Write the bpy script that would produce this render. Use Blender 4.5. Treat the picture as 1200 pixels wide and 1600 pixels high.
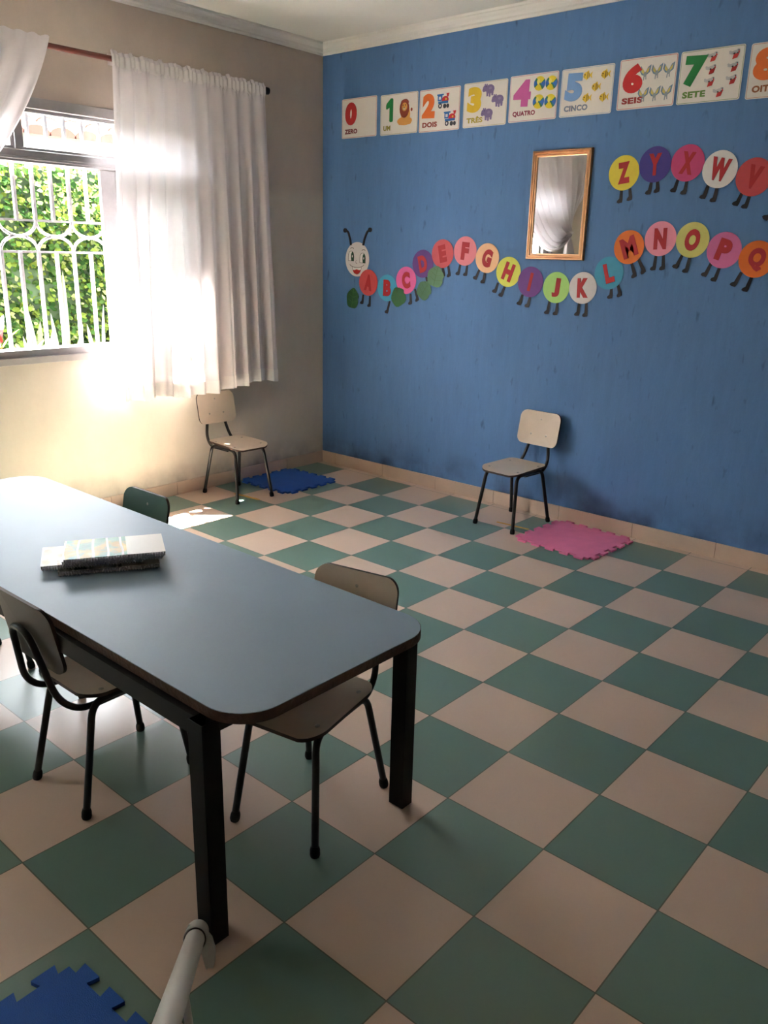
import bpy, bmesh, math, random
from mathutils import Vector, Matrix
random.seed(11)
PI = math.pi
for o in list(bpy.data.objects): bpy.data.objects.remove(o)
SC = bpy.context.scene
COL = SC.collection

# ------------------------------------------------------------------ camera
cam_d = bpy.data.cameras.new('camera')
cam = bpy.data.objects.new('camera', cam_d); COL.objects.link(cam)
cam_d.sensor_fit = 'VERTICAL'; cam_d.sensor_height = 36; cam_d.sensor_width = 27
cam_d.lens = 1294.69 / 1600 * 36
cam_d.clip_start = 0.02; cam_d.clip_end = 200
Rr = ((0.75125576, 0.65961451, 0.02287955), (0.21281287, -0.20927408, -0.95441869), (-0.62476033, 0.7218816, -0.29759282))
cam.matrix_world = Matrix(((Rr[0][0], -Rr[1][0], -Rr[2][0], 4.501), (Rr[0][1], -Rr[1][1], -Rr[2][1], -4.452),
                           (Rr[0][2], -Rr[1][2], -Rr[2][2], 1.560), (0, 0, 0, 1)))
SC.camera = cam

# ------------------------------------------------------------------ daylight and exposure
SKY = 4.4; SUN = 68.0
world = bpy.data.worlds.new('sky'); SC.world = world; world.use_nodes = True
bg = world.node_tree.nodes['Background']
bg.inputs[0].default_value = (0.90, 0.95, 1.0, 1); bg.inputs[1].default_value = SKY
sd = bpy.data.lights.new('sun', 'SUN'); sd.energy = SUN; sd.angle = 0.009; sd.color = (1, 0.95, 0.88)
sun = bpy.data.objects.new('sun', sd); COL.objects.link(sun)
sun.rotation_euler = Vector((0.36, 0.30, -1.0)).to_track_quat('-Z', 'Y').to_euler()
sun.location = (-3, -3, 8)
SC.view_settings.view_transform = 'Standard'; SC.view_settings.look = 'None'
SC.view_settings.gamma = 1; SC.view_settings.use_curve_mapping = False
SC.view_settings.exposure = 3.02

# ------------------------------------------------------------------ materials
def srgb(r, g, b):
    f = lambda c: (c/255/12.92) if c/255 <= 0.04045 else ((c/255+0.055)/1.055)**2.4
    return (f(r), f(g), f(b), 1)
def N(nt, t, **kw):
    n = nt.nodes.new(t)
    for k, v in kw.items(): setattr(n, k, v)
    return n
def mat(name, col, rough=0.6, metal=0.0, spec=0.5, var=0.0, vscale=8, bump=0.0, bscale=60, coat=0.0, stretch=None, alpha_tr=0):
    m = bpy.data.materials.new(name); m.use_nodes = True
    nt = m.node_tree; b = nt.nodes['Principled BSDF']
    if len(col) == 3: col = srgb(*col)
    b.inputs['Base Color'].default_value = col
    b.inputs['Roughness'].default_value = rough; b.inputs['Metallic'].default_value = metal
    b.inputs['Specular IOR Level'].default_value = spec; b.inputs['Coat Weight'].default_value = coat
    tc = None
    if var or bump:
        tc = N(nt, 'ShaderNodeTexCoord'); mp = N(nt, 'ShaderNodeMapping')
        if stretch: mp.inputs['Scale'].default_value = stretch
        nt.links.new(tc.outputs['Object'], mp.inputs[0])
    if var:
        n = N(nt, 'ShaderNodeTexNoise'); n.inputs['Scale'].default_value = vscale; n.inputs['Detail'].default_value = 5
        nt.links.new(mp.outputs[0], n.inputs['Vector'])
        r = N(nt, 'ShaderNodeMapRange'); r.inputs['From Min'].default_value = 0.3; r.inputs['From Max'].default_value = 0.7
        r.inputs['To Min'].default_value = 1-var; r.inputs['To Max'].default_value = 1+var
        nt.links.new(n.outputs['Fac'], r.inputs['Value'])
        mx = N(nt, 'ShaderNodeVectorMath', operation='SCALE'); mx.inputs[0].default_value = col[:3]
        nt.links.new(r.outputs[0], mx.inputs['Scale']); nt.links.new(mx.outputs[0], b.inputs['Base Color'])
    if bump:
        n = N(nt, 'ShaderNodeTexNoise'); n.inputs['Scale'].default_value = bscale; n.inputs['Detail'].default_value = 4
        nt.links.new(mp.outputs[0], n.inputs['Vector'])
        bp = N(nt, 'ShaderNodeBump'); bp.inputs['Strength'].default_value = bump; bp.inputs['Distance'].default_value = 0.01
        nt.links.new(n.outputs['Fac'], bp.inputs['Height']); nt.links.new(bp.outputs[0], b.inputs['Normal'])
    return m

def floor_mat():
    m = bpy.data.materials.new('checker_tiles'); m.use_nodes = True; nt = m.node_tree; L = nt.links.new
    b = nt.nodes['Principled BSDF']
    tc = N(nt, 'ShaderNodeTexCoord'); sx = N(nt, 'ShaderNodeSeparateXYZ'); L(tc.outputs['Object'], sx.inputs[0])
    def M(op, a, c=None, v=None):
        n = N(nt, 'ShaderNodeMath', operation=op)
        for i, q in enumerate((a, c, v)):
            if q is None: continue
            if isinstance(q, (int, float)): n.inputs[i].default_value = q
            else: L(q, n.inputs[i])
        return n.outputs[0]
    u = M('MULTIPLY_ADD', sx.outputs[0], 1/.33, -1.909+40)
    v = M('MULTIPLY_ADD', sx.outputs[1], -1/.33, -4.195+40)
    fu, fv = M('FLOOR', u), M('FLOOR', v)
    par = M('MODULO', M('ADD', fu, fv), 2.0)
    border = M('GREATER_THAN', sx.outputs[1], -0.064)
    cream_f = M('MAXIMUM', par, border)
    du = M('ABSOLUTE', M('SUBTRACT', M('FRACT', M('ADD', u, .5)), .5))
    dv = M('ABSOLUTE', M('SUBTRACT', M('FRACT', M('ADD', v, .5)), .5))
    g = M('LESS_THAN', M('MINIMUM', du, dv), 0.0055)
    # tile-to-tile tone
    wn = N(nt, 'ShaderNodeTexWhiteNoise', noise_dimensions='2D'); cb = N(nt, 'ShaderNodeCombineXYZ')
    L(fu, cb.inputs[0]); L(fv, cb.inputs[1]); L(cb.outputs[0], wn.inputs['Vector'])
    ns = N(nt, 'ShaderNodeTexNoise'); ns.inputs['Scale'].default_value = 3.5; ns.inputs['Detail'].default_value = 6
    L(tc.outputs['Object'], ns.inputs['Vector'])
    tone = M('ADD', M('MULTIPLY_ADD', wn.outputs['Value'], .07, .96), M('MULTIPLY_ADD', ns.outputs['Fac'], .12, -.06))
    mx = N(nt, 'ShaderNodeMix', data_type='RGBA'); L(cream_f, mx.inputs[0])
    mx.inputs[6].default_value = GREEN; mx.inputs[7].default_value = CREAM
    sc = N(nt, 'ShaderNodeVectorMath', operation='SCALE'); L(mx.outputs[2], sc.inputs[0]); L(tone, sc.inputs['Scale'])
    m2 = N(nt, 'ShaderNodeMix', data_type='RGBA'); L(g, m2.inputs[0]); L(sc.outputs[0], m2.inputs[6])
    m2.inputs[7].default_value = (0.10, 0.11, 0.08, 1)
    L(m2.outputs[2], b.inputs['Base Color'])
    L(M('MULTIPLY_ADD', ns.outputs['Fac'], .10, .29), b.inputs['Roughness'])
    b.inputs['Specular IOR Level'].default_value = 0.75
    bp = N(nt, 'ShaderNodeBump'); bp.inputs['Strength'].default_value = .12; bp.inputs['Distance'].default_value = .004
    L(M('SUBTRACT', M('MULTIPLY', ns.outputs['Fac'], .3), g), bp.inputs['Height']); L(bp.outputs[0], b.inputs['Normal'])
    return m

def wall_mat(name, col, grime=None, grime_h=0.35, streak=(14, 14, 2.2), bump=.35, dado=None, spots=0.5):
    """plaster with vertical trowel marks; optional worn grime close to the floor and a repainted upper tone"""
    m = bpy.data.materials.new(name); m.use_nodes = True; nt = m.node_tree; L = nt.links.new
    b = nt.nodes['Principled BSDF']; b.inputs['Roughness'].default_value = .62; b.inputs['Specular IOR Level'].default_value = .35
    tc = N(nt, 'ShaderNodeTexCoord'); mp = N(nt, 'ShaderNodeMapping'); mp.inputs['Scale'].default_value = streak
    L(tc.outputs['Object'], mp.inputs[0])
    n = N(nt, 'ShaderNodeTexNoise'); n.inputs['Scale'].default_value = 1.6; n.inputs['Detail'].default_value = 7; n.inputs['Roughness'].default_value = .65
    L(mp.outputs[0], n.inputs['Vector'])
    n2 = N(nt, 'ShaderNodeTexNoise'); n2.inputs['Scale'].default_value = 1.1; n2.inputs['Detail'].default_value = 3
    L(tc.outputs['Object'], n2.inputs['Vector'])
    def M(op, a, c=None, v=None):
        k = N(nt, 'ShaderNodeMath', operation=op)
        for i, q in enumerate((a, c, v)):
            if q is None: continue
            if isinstance(q, (int, float)): k.inputs[i].default_value = q
            else: L(q, k.inputs[i])
        return k.outputs[0]
    tone = M('ADD', M('MULTIPLY_ADD', n.outputs['Fac'], .30, .76), M('MULTIPLY', n2.outputs['Fac'], .18))
    # small dark trowel pits
    mp3 = N(nt, 'ShaderNodeMapping'); mp3.inputs['Scale'].default_value = (26, 26, 9); L(tc.outputs['Object'], mp3.inputs[0])
    n4 = N(nt, 'ShaderNodeTexNoise'); n4.inputs['Scale'].default_value = 1; L(mp3.outputs[0], n4.inputs['Vector'])
    pit = M('MULTIPLY', M('MAXIMUM', M('SUBTRACT', n4.outputs['Fac'], .64), 0.0), 2.2*spots)
    tone = M('SUBTRACT', tone, pit)
    sc = N(nt, 'ShaderNodeVectorMath', operation='SCALE'); L(tone, sc.inputs['Scale'])
    sx = N(nt, 'ShaderNodeSeparateXYZ'); L(tc.outputs['Object'], sx.inputs[0])
    if dado:
        up = M('SMOOTH_MIN', 1.0, M('MAXIMUM', M('MULTIPLY', M('SUBTRACT', sx.outputs[2], 1.90), 12.0), 0.0), 0.01)
        mx = N(nt, 'ShaderNodeMix', data_type='RGBA'); L(up, mx.inputs[0]); mx.inputs[6].default_value = srgb(*col); mx.inputs[7].default_value = srgb(*dado)
        L(mx.outputs[2], sc.inputs[0])
    else: sc.inputs[0].default_value = srgb(*col)[:3]
    out = sc.outputs[0]
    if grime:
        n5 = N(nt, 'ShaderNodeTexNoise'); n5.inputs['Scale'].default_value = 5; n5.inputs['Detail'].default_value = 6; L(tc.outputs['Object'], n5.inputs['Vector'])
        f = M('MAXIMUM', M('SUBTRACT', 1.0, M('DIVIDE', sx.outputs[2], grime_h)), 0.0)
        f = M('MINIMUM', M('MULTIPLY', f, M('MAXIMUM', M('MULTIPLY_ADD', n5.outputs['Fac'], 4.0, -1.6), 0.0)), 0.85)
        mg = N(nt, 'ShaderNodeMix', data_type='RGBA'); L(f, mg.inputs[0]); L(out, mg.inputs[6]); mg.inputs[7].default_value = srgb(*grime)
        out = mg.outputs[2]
    L(out, b.inputs['Base Color'])
    bp = N(nt, 'ShaderNodeBump'); bp.inputs['Strength'].default_value = bump; bp.inputs['Distance'].default_value = .012
    L(n.outputs['Fac'], bp.inputs['Height']); L(bp.outputs[0], b.inputs['Normal'])
    return m

def cloth_mat(name, col, trans=.45):
    m = bpy.data.materials.new(name); m.use_nodes = True; nt = m.node_tree; L = nt.links.new
    nt.nodes.remove(nt.nodes['Principled BSDF']); out = nt.nodes['Material Output']
    d = N(nt, 'ShaderNodeBsdfDiffuse'); t = N(nt, 'ShaderNodeBsdfTranslucent'); mx = N(nt, 'ShaderNodeMixShader')
    d.inputs[0].default_value = srgb(*col); t.inputs[0].default_value = srgb(*col); mx.inputs[0].default_value = trans
    tc = N(nt, 'ShaderNodeTexCoord'); n = N(nt, 'ShaderNodeTexNoise'); n.inputs['Scale'].default_value = 300
    L(tc.outputs['Object'], n.inputs['Vector']); bp = N(nt, 'ShaderNodeBump'); bp.inputs['Strength'].default_value = .15; bp.inputs['Distance'].default_value = .001
    L(n.outputs['Fac'], bp.inputs['Height']); L(bp.outputs[0], d.inputs['Normal'])
    L(d.outputs[0], mx.inputs[1]); L(t.outputs[0], mx.inputs[2]); L(mx.outputs[0], out.inputs['Surface'])
    return m
def glass_mat():
    m = bpy.data.materials.new('window_glass'); m.use_nodes = True; nt = m.node_tree; L = nt.links.new
    nt.nodes.remove(nt.nodes['Principled BSDF']); out = nt.nodes['Material Output']
    t = N(nt, 'ShaderNodeBsdfTransparent'); t.inputs[0].default_value = (.93, .95, .94, 1)
    g = N(nt, 'ShaderNodeBsdfGlossy'); g.inputs['Roughness'].default_value = .02
    mx = N(nt, 'ShaderNodeMixShader'); mx.inputs[0].default_value = .06
    L(t.outputs[0], mx.inputs[1]); L(g.outputs[0], mx.inputs[2]); L(mx.outputs[0], out.inputs['Surface'])
    return m
def leaf_mat(name, col, trans=.35):
    m = cloth_mat(name, col, trans); return m

GREEN = srgb(102, 130, 118); CREAM = srgb(206, 179, 160)
M = {}
M['floor'] = floor_mat()
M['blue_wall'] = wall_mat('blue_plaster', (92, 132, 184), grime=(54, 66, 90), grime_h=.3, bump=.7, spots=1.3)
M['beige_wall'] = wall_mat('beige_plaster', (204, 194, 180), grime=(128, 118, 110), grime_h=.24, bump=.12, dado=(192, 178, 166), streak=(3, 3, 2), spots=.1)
M['plain_wall'] = wall_mat('cream_plaster', (190, 178, 160), bump=.1, streak=(3, 3, 2), spots=.1)
M['ceiling'] = mat('ceiling_paint', (226, 224, 216), .8, var=.03, vscale=2, bump=.05, bscale=30)
M['cornice'] = mat('cornice_plaster', (226, 224, 218), .7, var=.04, vscale=5, bump=.1, bscale=25)
M['skirt'] = mat('skirting_tile', (206, 180, 160), .35, var=.07, vscale=7, bump=.05)
M['grout'] = mat('grout', (120, 100, 88), .9)
M['laminate'] = mat('beige_laminate', (205, 186, 166), .33, var=.04, vscale=12)
M['laminate_green'] = mat('green_laminate', (66, 96, 86), .35, var=.05, vscale=10)
M['ply_edge'] = mat('dark_plywood_edge', (52, 32, 22), .6, var=.2, vscale=60)
M['ply_back'] = mat('grey_plywood_back', (84, 78, 72), .45, var=.06, vscale=12)
M['tube'] = mat('black_steel', (14, 15, 18), .32, spec=.5, var=.15, vscale=30)
M['rubber'] = mat('black_rubber', (10, 10, 10), .8)
M['rivet'] = mat('zinc_rivet', (170, 165, 155), .35, metal=1)
M['table_top'] = mat('blue_grey_laminate', (138, 158, 178), .48, spec=.3, var=.06, vscale=2.2, bump=.03, bscale=4)
M['table_frame'] = mat('black_table_steel', (5, 5, 7), .5, spec=.15, var=.2, vscale=12)
M['table_edge'] = mat('brown_chipboard_edge', (70, 44, 32), .6, var=.3, vscale=40, bump=.4, bscale=90)
M['curtain'] = cloth_mat('white_voile', (226, 219, 222), .26)
M['hem'] = cloth_mat('white_voile_hem', (234, 228, 228), .13)
M['rod'] = mat('red_brown_wood', (104, 52, 42), .35, var=.2, vscale=20, stretch=(8, 1, 8))
M['rod_cap'] = mat('dark_wood_finial', (40, 26, 22), .35)
M['alu'] = mat('brushed_aluminium', (176, 172, 172), .38, metal=.75, var=.05, vscale=30)
M['alu_dark'] = mat('shadow_gasket', (70, 66, 64), .6)
M['grille'] = mat('white_grille_paint', (168, 166, 172), .45)
M['glass'] = glass_mat()
M['sill'] = mat('grey_stone_sill', (165, 160, 158), .4, var=.08, vscale=20)
M['gold'] = mat('copper_gold_frame', (212, 164, 126), .3, metal=1, var=.08, vscale=14)
M['mirror'] = mat('mirror_silver', (236, 236, 236), .015, metal=1)
M['backing'] = mat('mirror_backing', (60, 45, 32), .8)
M['paper'] = mat('white_card', (232, 226, 220), .45, var=.02)
M['foil'] = mat('black_paper', (24, 16, 26), .6)
M['red_letter'] = mat('dark_red_foam', (178, 32, 44), .6)
M['mat_blue'] = mat('blue_foam', (28, 86, 172), .75, var=.06, vscale=14, bump=.3, bscale=350)
M['mat_pink'] = mat('pink_foam', (226, 120, 162), .75, var=.05, vscale=14, bump=.3, bscale=350)
M['tape'] = mat('yellow_tape', (214, 160, 50), .5, var=.15, vscale=50)
M['pvc'] = mat('white_plastic', (206, 202, 198), .35, var=.03, vscale=8)
M['pvc_ring'] = mat('dark_gap_ring', (52, 40, 38), .7)
M['ext_wall'] = mat('white_render', (150, 146, 140), .8, var=.05, vscale=3)
M['planter'] = mat('planter_concrete', (84, 80, 74), .9, var=.15, vscale=6)
M['clay'] = mat('clay_tile', (92, 40, 26), .8, var=.2, vscale=8)
M['soil'] = mat('garden_soil', (62, 52, 40), .9, var=.2, vscale=5, bump=.5, bscale=20)
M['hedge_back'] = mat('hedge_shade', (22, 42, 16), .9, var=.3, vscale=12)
_pc = {}
def C(r, g, b, rough=.6):
    k = (r, g, b, rough)
    if k not in _pc: _pc[k] = mat('print_%d_%d_%d' % (r, g, b), (r, g, b), rough, var=.03, vscale=30)
    return _pc[k]

# ------------------------------------------------------------------ geometry helper
class Geo:
    def __init__(s): s.v = []; s.f = []; s.m = []
    def add(s, vs, fs, mi=0):
        o = len(s.v); s.v += [tuple(v) for v in vs]
        for f in fs: s.f.append([i+o for i in f]); s.m.append(mi)
        return s
    def box(s, x0, x1, y0, y1, z0, z1, mi=0):
        x0, x1 = sorted((x0, x1)); y0, y1 = sorted((y0, y1)); z0, z1 = sorted((z0, z1))
        v = [(x, y, z) for z in (z0, z1) for y in (y0, y1) for x in (x0, x1)]
        return s.add(v, [(0, 2, 3, 1), (4, 5, 7, 6), (0, 1, 5, 4), (2, 6, 7, 3), (0, 4, 6, 2), (1, 3, 7, 5)], mi)
    def prism(s, poly, fn0, fn1, mi=0, mside=None):
        """poly: CCW 2D points; fn0/fn1 map (a,b) to the back and front 3D faces"""
        n = len(poly); v = [fn0(*p) for p in poly]+[fn1(*p) for p in poly]
        s.add(v, [tuple(range(n-1, -1, -1)), tuple(range(n, 2*n))], mi)
        return s.add(v, [(i, (i+1) % n, n+(i+1) % n, n+i) for i in range(n)], mi if mside is None else mside)
    def tube(s, pts, r, n=10, mi=0, closed=False, cap=True):
        P = [Vector(p) for p in pts]; k = len(P); R = r if isinstance(r, (list, tuple)) else [r]*k
        T = []
        for i in range(k):
            a = P[(i-1) % k] if (closed or i > 0) else P[i]; b = P[(i+1) % k] if (closed or i < k-1) else P[i]
            T.append((b-a).normalized())
        up = Vector((0, 0, 1)) if abs(T[0].z) < .9 else Vector((1, 0, 0))
        nrm = T[0].cross(up).normalized(); vs = []
        for i in range(k):
            if i: nrm = (T[i-1].rotation_difference(T[i])) @ nrm
            nrm = (nrm-T[i]*nrm.dot(T[i])).normalized(); bi = T[i].cross(nrm)
            for j in range(n):
                a = 2*PI*j/n; vs.append(P[i]+(nrm*math.cos(a)+bi*math.sin(a))*R[i])
        fs = []
        for i in range(k if closed else k-1):
            for j in range(n):
                a, b = i*n+j, i*n+(j+1) % n; c, d = ((i+1) % k)*n+(j+1) % n, ((i+1) % k)*n+j
                fs.append((a, b, c, d))
        if cap and not closed: fs += [tuple(range(n-1, -1, -1)), tuple((k-1)*n+j for j in range(n))]
        return s.add(vs, fs, mi)
    def build(s, name, mats, parent=None, smooth=False, bevel=0, loc=None):
        me = bpy.data.meshes.new(name); me.from_pydata(s.v, [], s.f); me.update()
        if not isinstance(mats, (list, tuple)): mats = [mats]
        for m in mats: me.materials.append(m)
        for p, mi in zip(me.polygons, s.m): p.material_index = mi
        bm = bmesh.new(); bm.from_mesh(me); bmesh.ops.recalc_face_normals(bm, faces=bm.faces); bm.to_mesh(me); bm.free()
        if smooth:
            for p in me.polygons: p.use_smooth = True
            me.set_sharp_from_angle(angle=math.radians(38))
        o = bpy.data.objects.new(name, me); COL.objects.link(o)
        if parent: o.parent = parent
        if loc: o.location = loc
        if bevel:
            b = o.modifiers.new('bevel', 'BEVEL'); b.width = bevel; b.segments = 2; b.limit_method = 'ANGLE'; b.angle_limit = math.radians(40)
        return o
def tag(o, label, cat, group=None, kind=None):
    o['label'] = label; o['category'] = cat
    if group: o['group'] = group
    if kind: o['kind'] = kind
    return o
def thing(name, label, cat, loc=(0, 0, 0), rz=0, group=None):
    o = bpy.data.objects.new(name, None); COL.objects.link(o); o.location = loc; o.rotation_euler = (0, 0, rz)
    o.empty_display_size = .05
    return tag(o, label, cat, group)
def struct(o): o['kind'] = 'structure'; return o
def copy_tree(o, parent=None):
    c = o.copy(); COL.objects.link(c); c.parent = parent
    for ch in list(o.children): copy_tree(ch, c)
    return c
def smooth_path(pts, r=.03, n=6):
    """polyline with every inner corner rounded by radius-ish r"""
    P = [Vector(p) for p in pts]; out = [P[0]]
    for i in range(1, len(P)-1):
        a, b, c = P[i-1], P[i], P[i+1]; d1 = min(r, (a-b).length*.49); d2 = min(r, (c-b).length*.49)
        p, q = b+(a-b).normalized()*d1, b+(c-b).normalized()*d2
        for k in range(n+1):
            t = k/n; out.append(p*(1-t)**2+b*2*t*(1-t)+q*t*t)
    out.append(P[-1]); return out
def rrect(w, h, r, n=6, cx=0, cy=0):
    out = []
    for sx, sy, a0 in ((1, 1, 0), (-1, 1, 90), (-1, -1, 180), (1, -1, 270)):
        for k in range(n+1):
            a = math.radians(a0+90*k/n); out.append((cx+sx*(w/2-r)+r*math.cos(a), cy+sy*(h/2-r)+r*math.sin(a)))
    return out
def ringplate(g, outline, fn, th, rings=7, m_top=0, m_bot=1, m_edge=2, centre=(0, 0)):
    """bent sheet: fn(a,b,t) gives 3D, t = 0 front face, 1 back face"""
    n = len(outline); cx, cy = centre
    for side, mi in ((0, m_top), (1, m_bot)):
        vs = [fn(cx, cy, side)]; fs = []
        for k in range(1, rings+1):
            s = k/rings
            vs += [fn(cx+(x-cx)*s, cy+(y-cy)*s, side) for x, y in outline]
        for j in range(n): fs.append((0, 1+j, 1+(j+1) % n))
        for k in range(1, rings):
            a, b = 1+(k-1)*n, 1+k*n
            for j in range(n): fs.append((a+j, b+j, b+(j+1) % n, a+(j+1) % n))
        g.add(vs, fs, mi)
    vs = [fn(x, y, 0) for x, y in outline]+[fn(x, y, 1) for x, y in outline]
    g.add(vs, [(j, (j+1) % n, n+(j+1) % n, n+j) for j in range(n)], m_edge)

# ------------------------------------------------------------------ room shell
RX, RY, H = 5.7, -5.8, 2.90
WY0, WY1, WZ0, WZ1 = -3.24, -1.16, 1.00, 2.292
struct(Geo().box(-.16, RX+.1, RY-.1, .1, -.12, 0).build('floor', M['floor']))
struct(Geo().box(-.16, RX+.1, RY-.1, .1, H, H+.12).build('ceiling', M['ceiling']))
struct(Geo().box(-.16, RX+.1, 0, .12, 0, H).build('wall_back', M['blue_wall']))
wl = Geo()
WB0, WB1 = -5.10, -4.45                       # opening for an added unseen window that brightens the foreground
wl.box(-.16, 0, RY, WB0, 0, H); wl.box(-.16, 0, WB1, WY0, 0, H)
wl.box(-.16, 0, WB0, WB1, 0, WZ0-.03); wl.box(-.16, 0, WB0, WB1, WZ1, H)
wl.box(-.16, 0, WY1, 0, 0, H)
wl.box(-.16, 0, WY0, WY1, 0, WZ0-.03); wl.box(-.16, 0, WY0, WY1, WZ1, H)
struct(wl.build('wall_left', M['beige_wall']))
struct(Geo().box(RX, RX+.1, RY-.1, 0, 0, H).build('wall_right', M['plain_wall']))
struct(Geo().box(-.16, RX+.1, RY-.1, RY, 0, H).build('wall_front', M['plain_wall']))
struct(Geo().box(-.45, -.16, RY, .1, 3.08, 3.20).box(-.17, -.16, RY, .1, H, 3.2).build('trim_1', M['ext_wall']))  # roof overhang above the window
# plaster cornice
prof = [(0, 2.834), (.012, 2.834), (.016, 2.846), (.028, 2.852), (.034, 2.866), (.048, 2.876), (.056, 2.884), (.066, 2.888), (.070, 2.90), (0, 2.90)]
g = Geo(); g.prism(prof, lambda a, b: (0+a, -a, b), lambda a, b: (RX, -a, b)); struct(g.build('trim_2', M['cornice']))
g = Geo(); g.prism(prof, lambda a, b: (a, -a, b), lambda a, b: (a, RY, b)); struct(g.build('trim_3', M['cornice']))
# tile skirting with joints
def skirting(name, along_x):
    g = Geo(); L = RX if along_x else -RY
    j = .145 if along_x else .384; step = .487; e = []
    p = j-step
    while p < L: e.append(p); p += step
    e.append(L)
    for i in range(len(e)-1):
        a, b = max(0, e[i])+.0015, min(L, e[i+1])-.0015
        if along_x: g.box(a, b, -.010, 0, 0, .087)
        else: g.box(0, .010, -b, -a, 0, .085)
    if along_x: g.box(0, L, -.007, 0, 0, .084, 1)
    else: g.box(0, .007, -L, 0, 0, .082, 1)
    return struct(g.build(name, [M['skirt'], M['grout']], bevel=.001))
skirting('baseboard_back', True); skirting('baseboard_left', False)

# ------------------------------------------------------------------ window
win = Geo()
fx0, fx1 = -.10, .012
win.box(fx0, fx1, WY0, WY1, 2.236, 2.290); win.box(fx0, fx1, WY0, WY0+.045, WZ0, 2.236); win.box(fx0, fx1, WY1-.045, WY1, WZ0, 2.236)
win.box(fx0, fx1, WY0, WY1, WZ0-.03, WZ0+.012)
win.box(fx0, fx1+.008, WY0+.045, WY1-.045, 1.972, 2.032)
win.box(fx0+.02, fx1+.014, WY0+.045, WY1-.045, 1.985, 2.000)
win = struct(win.build('window_1', M['alu'], bevel=.003))
YM = -2.205
g = Geo(); g.box(-.07, .0, YM-.02, YM+.02, 2.032, 2.236)
for a in (WY0+.045, YM+.02):
    b = YM-.02 if a < YM else WY1-.045
    g.box(-.055, -.02, a, b, 2.032, 2.050); g.box(-.055, -.02, a, b, 2.220, 2.236)
    g.box(-.055, -.02, a, a+.016, 2.05, 2.220); g.box(-.055, -.02, b-.016, b, 2.05, 2.220)
g.build('transom_frame', M['alu'], win, bevel=.002)
for a, b in ((WY0+.045, YM-.02), (YM+.02, WY1-.045)):
    Geo().box(-.040, -.036, a+.014, b-.014, 2.048, 2.222).build('transom_pane', M['glass'], win)
# the two sashes that slid open in front of the side panels, and the fixed side panels
for k, (a, b, xo) in enumerate(((WY0+.045, -2.70, -.03), (WY0+.07, -2.67, -.068), (-1.742, WY1-.045, -.03), (-1.705, WY1-.07, -.068))):
    g = Geo()
    g.box(xo-.014, xo+.014, a, a+.092, WZ0+.012, 1.972); g.box(xo-.014, xo+.014, b-.062, b, WZ0+.012, 1.972)
    g.box(xo-.014, xo+.014, a+.092, b-.062, WZ0+.012, WZ0+.13); g.box(xo-.014, xo+.014, a+.092, b-.062, 1.925, 1.972)
    s = g.build('sash', M['alu'], win, bevel=.002)
    Geo().box(xo-.002, xo+.002, a+.088, b-.058, WZ0+.128, 1.927).build('pane', M['glass'], s)
struct(Geo().box(-.20, .0, WY0, WY1, WZ0-.045, WZ0-.03).box(.0, .022, WY0-.02, WY1+.02, WZ0-.065, WZ0-.028).build('window_sill', M['sill'], win, bevel=.003))
del win['kind']; struct(win)

added_win = Geo()  # unseen window added further along the wall, extra daylight for the foreground
added_win.box(fx0, fx1, WB0, WB1, 2.236, 2.290); added_win.box(fx0, fx1, WB0, WB0+.045, WZ0, 2.236); added_win.box(fx0, fx1, WB1-.045, WB1, WZ0, 2.236)
added_win.box(fx0, fx1, WB0, WB1, WZ0-.03, WZ0+.012); added_win.box(fx0, fx1+.008, WB0+.045, WB1-.045, 1.972, 2.032)
added_win = struct(added_win.build('added_window', M['alu'], bevel=.003))
for a, b in ((WB0+.045, -4.73), (-4.77, WB1-.045)):
    g = Geo()
    g.box(-.05, -.02, a, a+.05, WZ0+.012, 1.972); g.box(-.05, -.02, b-.05, b, WZ0+.012, 1.972)
    g.box(-.05, -.02, a+.05, b-.05, WZ0+.012, WZ0+.06); g.box(-.05, -.02, a+.05, b-.05, 1.925, 1.972)
    q = g.build('sash', M['alu'], added_win, bevel=.002)
    Geo().box(-.037, -.033, a+.048, b-.048, WZ0+.058, 1.927).build('pane', M['glass'], q)
Geo().box(-.037, -.033, WB0+.045, WB1-.045, 2.032, 2.236).build('transom_pane', M['glass'], added_win)
# window grille
gr = thing('window_grille', 'white painted security grille of upright bars and arches outside the window', 'grille', (-.13, YM, WZ0-.03))
gx = -.13
def gl(o): o.location = (-gx, -YM, -(WZ0-.03)); return o
yb = [-2.194+.1055*k for k in range(-10, 11) if WY0-.02 < -2.194+.1055*k < WY1+.02]
for i, y in enumerate(yb):
    gl(Geo().box(gx-.008, gx+.008, y-.0085, y+.0085, .96, 1.525).build('lower_bar', M['grille'], gr))
    gl(Geo().box(gx-.008, gx+.008, y-.0085, y+.0085, 1.69, 2.33).build('upper_bar', M['grille'], gr))
for z, nm in ((.97, 'bottom_rail'), (1.525, 'lower_rail'), (1.69, 'upper_rail'), (2.32, 'top_rail')):
    gl(Geo().box(gx-.004, gx+.004, WY0-.03, WY1+.03, z-.006, z+.006).build(nm, M['grille'], gr))
k = 0
yn = -2.0885
while yn-.211 > WY0-.1: yn -= .211
while yn < WY1+.02:
    for s, z0 in ((-1, 1.69), (1, 1.525)):
        pts = [(gx, yn+.1055-.1055*math.cos(a), z0+s*.083*math.sin(a)) for a in [PI*t/16 for t in range(17)]]
        gl(Geo().tube(pts, .0085, 8).build('arch', M['grille'], gr, smooth=True))
    yn += .211

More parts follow.
